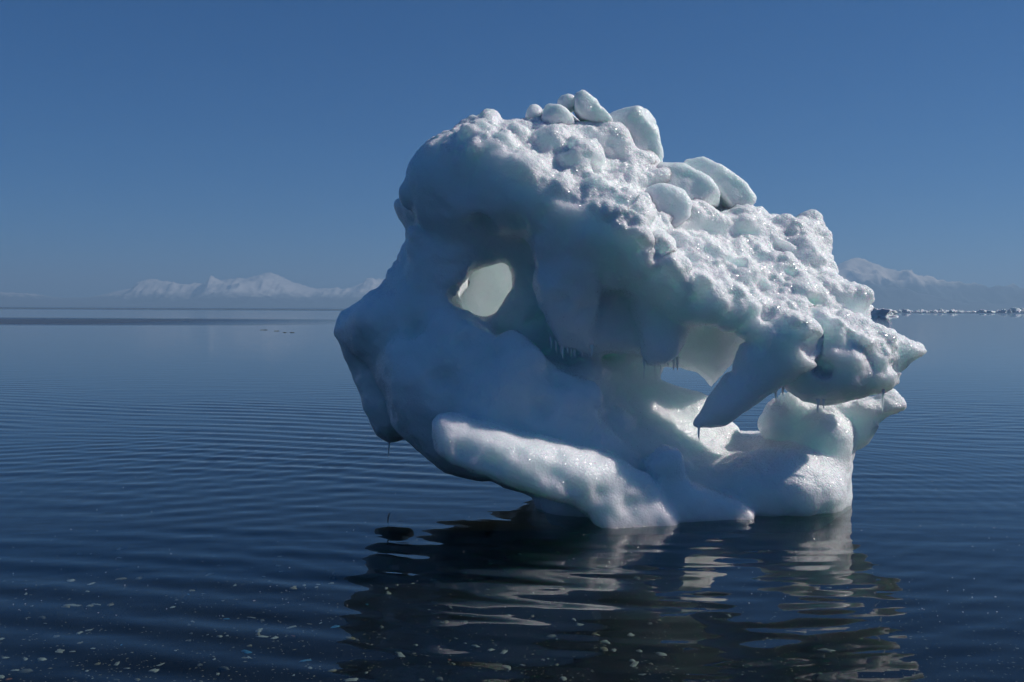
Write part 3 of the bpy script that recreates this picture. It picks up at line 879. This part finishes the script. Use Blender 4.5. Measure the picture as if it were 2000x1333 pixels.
# ------------------------------------------------------------------ icicles
def icicle(u, v0, v1, d, w):
    a = P(u, v0 - 6, d); b_ = P(u + random.uniform(-1.5, 1.5), v1, d)
    h = a.z - b_.z
    segs, rows = 8, 9
    vs_, fs_ = [], []
    ph = random.uniform(0, 6)
    for r_ in range(rows):
        t = r_ / (rows - 1)
        rad = w * (1 - t) ** 0.8 * (1 + 0.18 * math.sin(9 * t + ph)) + 0.0008
        cx = a.x + (b_.x - a.x) * t + 0.004 * math.sin(5 * t + ph) * t
        for s_ in range(segs):
            an = 2 * math.pi * s_ / segs
            vs_.append((cx + rad * math.cos(an), d + rad * math.sin(an), a.z - h * t))
    for r_ in range(rows - 1):
        for s_ in range(segs):
            fs_.append((r_ * segs + s_, (r_ + 1) * segs + s_, (r_ + 1) * segs + (s_ + 1) % segs, r_ * segs + (s_ + 1) % segs))
    fs_.append(tuple(range(segs)))
    fs_.append(tuple((rows - 1) * segs + s_ for s_ in range(segs))[::-1])
    mesh_obj('icicle', [BINV @ Vector(v) for v in vs_], fs_, M_ICICLE, berg)


for a in [(760, 861, 893, 8.35, 0.012), (1258, 706, 742, 7.45, 0.010), (1365, 837, 862, 7.12, 0.011), (1516, 752, 788, 7.25, 0.015), (1530, 752, 776, 7.3, 0.014),
          (1598, 786, 808, 7.2, 0.013), (1608, 786, 800, 7.2, 0.011), (1725, 766, 808, 7.25, 0.010), (1076, 664, 684, 7.42, 0.010), (1086, 672, 690, 7.42, 0.010)]:
    icicle(*a)
for n_ in range(9):
    icicle(1092 + 8 * n_ + random.uniform(-4, 4), 680, 690 + random.uniform(0, 14), 7.42 + random.uniform(-0.04, 0.04), random.uniform(0.008, 0.018))
for n_ in range(8):
    icicle(1264 + 8 * n_ + random.uniform(-4, 4), 704, 714 + random.uniform(0, 15), 7.47 + random.uniform(-0.04, 0.04), random.uniform(0.008, 0.016))


# ------------------------------------------------------------------ floes far out
def floe_mesh(seed, lumpy):
    nu, nv = 36, 20
    th = np.linspace(0, 2 * np.pi, nu, endpoint=False)
    ph = np.linspace(0.0, np.pi, nv)
    T, Pp = np.meshgrid(th, ph, indexing='ij')
    v = np.stack([np.cos(T) * np.sin(Pp), np.sin(T) * np.sin(Pp), np.cos(Pp)], -1).reshape(-1, 3)
    rad = 1 + 0.35 * vnoise(v, 1.4, seed) + lumpy * vnoise(v, 3.5, seed + 1) + 0.5 * lumpy * vnoise(v, 7.0, seed + 2)
    v = v * rad[:, None]
    v[:, 2] = np.where(v[:, 2] < -0.25, -0.25, v[:, 2])
    idx = np.arange(nu * nv).reshape(nu, nv)
    q_ = np.stack([idx, np.roll(idx, -1, 0), np.roll(np.roll(idx, -1, 0), -1, 1), np.roll(idx, -1, 1)], -1)[:, :-1].reshape(-1, 4)
    me = bpy.data.meshes.new('ice_floe')
    me.from_pydata([tuple(a) for a in v], [], [tuple(a)[::-1] for a in q_])
    me.update()
    me.polygons.foreach_set('use_smooth', [True] * len(me.polygons))
    me.materials.append(M_FLOE)
    return me


FM = [floe_mesh(300 + 7 * s, 0.45) for s in range(6)]


def sea_point(u, v):
    r_ = RCAM @ Vector(((u - 1000.0) / FPX, -(v - 666.5) / FPX, -1.0))
    return CAM + r_ * (-CAM.z / r_.z)


def floe(u, d, wpx, hpx, label, group=None, me=None):
    p = P(u, 600, d)
    o = bpy.data.objects.new('ice_floe', me or random.choice(FM))
    C.objects.link(o)
    o.location = (p.x, d, 0)
    w = wpx / FPX * d / 2; h = hpx / FPX * d
    o.scale = (w, w * 0.7, h / 1.05)
    o.rotation_euler = (0, 0, random.uniform(-0.5, 0.5))
    return tag(o, label, 'ice floe', group)


floe(1717, 250, 46, 17, 'lumpy grey-white ice chunk afloat off the iceberg snout', None, FM[0])
floe(1731, 480, 34, 9, 'flat-topped dark ice chunk floating behind the lumpy grey-white one', None, FM[1])
for n_ in range(44):
    u = 1752 + n_ * 6.2 + random.uniform(-4, 4)
    d = random.uniform(800, 1500)
    floe(u, d, random.uniform(6, 20), random.uniform(2.0, 5.0) + (2.0 if u > 1950 else 0), 'small ice floe in the thin drift-ice line below the mountain', 'drift ice line under the mountain')

# dark strands drifting on the calm water
M_WEED = plain('dark_weed', (0.02, 0.022, 0.018), 0.5)
for u, v, w in [(516, 645, 14), (541, 647, 10), (556, 650, 9), (570, 650, 10)]:
    p = sea_point(u, v)
    n = 9
    half = w / FPX * p.y / 2
    vs_, fs_ = [], []
    for k_ in range(n):
        t = -1 + 2 * k_ / (n - 1)
        r_ = 0.035 * math.sqrt(max(0.02, 1 - t * t)) * (1 + 0.3 * math.sin(7 * t + u))
        for s_ in range(6):
            an = s_ * math.pi / 3
            vs_.append((t * half, r_ * math.cos(an) * 2 + 0.12 * math.sin(3 * t + u), r_ * 0.45 * math.sin(an) + 0.01))
    for k_ in range(n - 1):
        for s_ in range(6):
            fs_.append((k_ * 6 + s_, k_ * 6 + (s_ + 1) % 6, (k_ + 1) * 6 + (s_ + 1) % 6, (k_ + 1) * 6 + s_))
    o = mesh_obj('seaweed_strand', vs_, fs_, M_WEED)
    o.location = (p.x, p.y, 0.0)
    tag(o, 'thin dark strand drifting on calm open water', 'seaweed', 'dark strands drifting on the open water')

# ------------------------------------------------------------------ shells and pebbles on the seabed
M_PALE = plain('pale_shell', (0.46, 0.46, 0.42), 0.5)
M_TAN = plain('tan_shell', (0.34, 0.29, 0.19), 0.55)
M_GREY = plain('grey_stone', (0.16, 0.16, 0.15), 0.7)
M_BLUE = plain('blue_shard', (0.06, 0.26, 0.48), 0.4)
M_RUST = plain('rust_shell', (0.28, 0.10, 0.04), 0.6)


def shell_mesh(seed, mat, name, long_, thick):
    r_ = np.random.default_rng(seed)
    n = 11
    ring = []
    for k_ in range(n):
        an = 2 * math.pi * k_ / n
        rd = 1 + r_.uniform(-0.38, 0.3)
        ring.append((rd * math.cos(an) * long_, rd * math.sin(an)))
    vs_ = [(x, y, 0) for x, y in ring] + [(x * 0.72, y * 0.72, thick) for x, y in ring] + [(0.05, 0.05, thick * 1.35), (0, 0, -0.02)]
    fs_ = []
    for k_ in range(n):
        k2 = (k_ + 1) % n
        fs_ += [(k_, k2, n + k2, n + k_), (n + k_, n + k2, 2 * n), (k2, k_, 2 * n + 1)]
    me = bpy.data.meshes.new(name)
    me.from_pydata(vs_, [], fs_)
    me.update()
    me.polygons.foreach_set('use_smooth', [True] * len(me.polygons))
    me.materials.append(mat)
    return me


KINDS = [
    ('shell', 'pale shell fragment lying on the dark seabed', 'shell', 'pale shells on the seabed', [shell_mesh(400 + s, M_PALE, 'shell', 1.0 + 0.5 * s, 0.3) for s in range(4)], 0.50),
    ('shell', 'tan shell lying on the dark seabed', 'shell', 'tan shells on the seabed', [shell_mesh(420 + s, M_TAN, 'shell', 1.1 + 0.5 * s, 0.35) for s in range(3)], 0.24),
    ('pebble', 'dull grey pebble lying on the dark seabed', 'pebble', 'grey pebbles on the seabed', [shell_mesh(440 + s, M_GREY, 'pebble', 1.1 + 0.2 * s, 0.6) for s in range(3)], 0.20),
    ('shell', 'bright blue shell piece lying on the dark seabed', 'shell', 'blue shell pieces on the seabed', [shell_mesh(460 + s, M_BLUE, 'shell', 1.6, 0.3) for s in range(2)], 0.035),
    ('shell', 'rust-coloured shell piece on the dark seabed', 'shell', 'rusty shell pieces on the seabed', [shell_mesh(470 + s, M_RUST, 'shell', 1.4, 0.3) for s in range(2)], 0.025),
]
cum = np.cumsum([k_[5] for k_ in KINDS])
count = 0
while count < 290:
    u = random.uniform(-20, 1750) if random.random() < 0.85 else random.uniform(0, 2010)
    v = 1333 - 300 * random.random() ** 1.25
    if u > 1300 and random.random() < 0.6: continue
    r_ = RCAM @ Vector(((u - 1000.0) / FPX, -(v - 666.5) / FPX, -1.0))
    p = CAM + r_ * ((-0.22 - CAM.z) / r_.z)
    z = float(bed_z(np.array([p.x]), np.array([p.y]))[0])
    ki = int(np.searchsorted(cum, random.random() * cum[-1]))
    nm, lab, cat, grp, meshes, _w = KINDS[ki]
    o = bpy.data.objects.new(nm, random.choice(meshes))
    C.objects.link(o)
    s = random.choice((0.005, 0.007, 0.009, 0.011, 0.014, 0.021))
    o.scale = (s, s, s)
    o.location = (p.x, p.y, z - 0.001)
    o.rotation_euler = (random.uniform(-0.25, 0.25), random.uniform(-0.25, 0.25), random.uniform(0, 6.28))
    tag(o, lab, cat, grp)
    count += 1


def scatter(name, label, mat, n, zfun, ulim, vlim, size):
    """tiny bits nobody could count, one object"""
    vs_, fs_ = [], []
    for _ in range(n):
        u = random.uniform(*ulim); v = vlim[0] + (vlim[1] - vlim[0]) * random.random() ** 0.6
        r_ = RCAM @ Vector(((u - 1000.0) / FPX, -(v - 666.5) / FPX, -1.0))
        p = CAM + r_ * ((-0.2 - CAM.z) / r_.z)
        vs_.append((p.x, p.y, random.uniform(*size), random.uniform(0.5, 2.2), random.uniform(0, 3.14)))
    arr = np.array(vs_)
    zz = zfun(arr[:, 0], arr[:, 1])
    V, Fc = [], []
    for (x, y, s, l, a), z in zip(arr, zz):
        b0 = len(V)
        ca, sa = math.cos(a), math.sin(a)
        for dx, dy in ((-l, 0), (0, -1), (l, 0), (0, 1)):
            V.append((x + s * (dx * ca - dy * sa), y + s * (dx * sa + dy * ca), z))
        V.append((x, y, z + s * 0.5)); V.append((x, y, z - s * 0.3))
        for k_ in range(4):
            Fc.append((b0 + k_, b0 + (k_ + 1) % 4, b0 + 4)); Fc.append((b0 + (k_ + 1) % 4, b0 + k_, b0 + 5))
    o = mesh_obj(name, V, Fc, mat, smooth=False)
    return tag(o, label, 'grit' if name == 'shell_grit' else 'ice crumbs', None, 'stuff')


scatter('shell_grit', 'tiny broken shell grit strewn over the dark seabed', M_TAN, 2600, lambda x, y: bed_z(x, y) + 0.001, (-50, 2050), (1060, 1400), (0.002, 0.006))
scatter('ice_crumbs', 'tiny floating ice crumbs speckling the water surface', M_FLOE, 260, lambda x, y: np.zeros(len(x)) + 0.002, (-20, 2020), (900, 1300), (0.0015, 0.004))

# ------------------------------------------------------------------ haze over the sea
HAZE = True
if HAZE:
    M_HAZE, nt, out = new_mat('sea_haze')
    pv = N(nt, 'ShaderNodeVolumePrincipled')
    pv.inputs['Color'].default_value = (0.46, 0.72, 1.0, 1)
    pv.inputs['Density'].default_value = 0.00026
    pv.inputs['Anisotropy'].default_value = 0.15
    nt.links.new(pv.outputs[0], out.inputs['Volume'])
    a, b_, c0, c1, z0_, z1_ = -14000, 14000, -4000, 13000, -30.0, 330.0
    vs_ = [(x, y, z) for z in (z0_, z1_) for y in (c0, c1) for x in (a, b_)]
    hz = mesh_obj('haze', vs_, [(2, 3, 1, 0), (5, 7, 6, 4), (1, 5, 4, 0), (6, 7, 3, 2), (4, 6, 2, 0), (3, 7, 5, 1)], M_HAZE, smooth=False)
    tag(hz, 'thin pale blue haze in the air over the sea', 'haze', None, 'stuff')
print('script', round(time.time() - T0, 1))
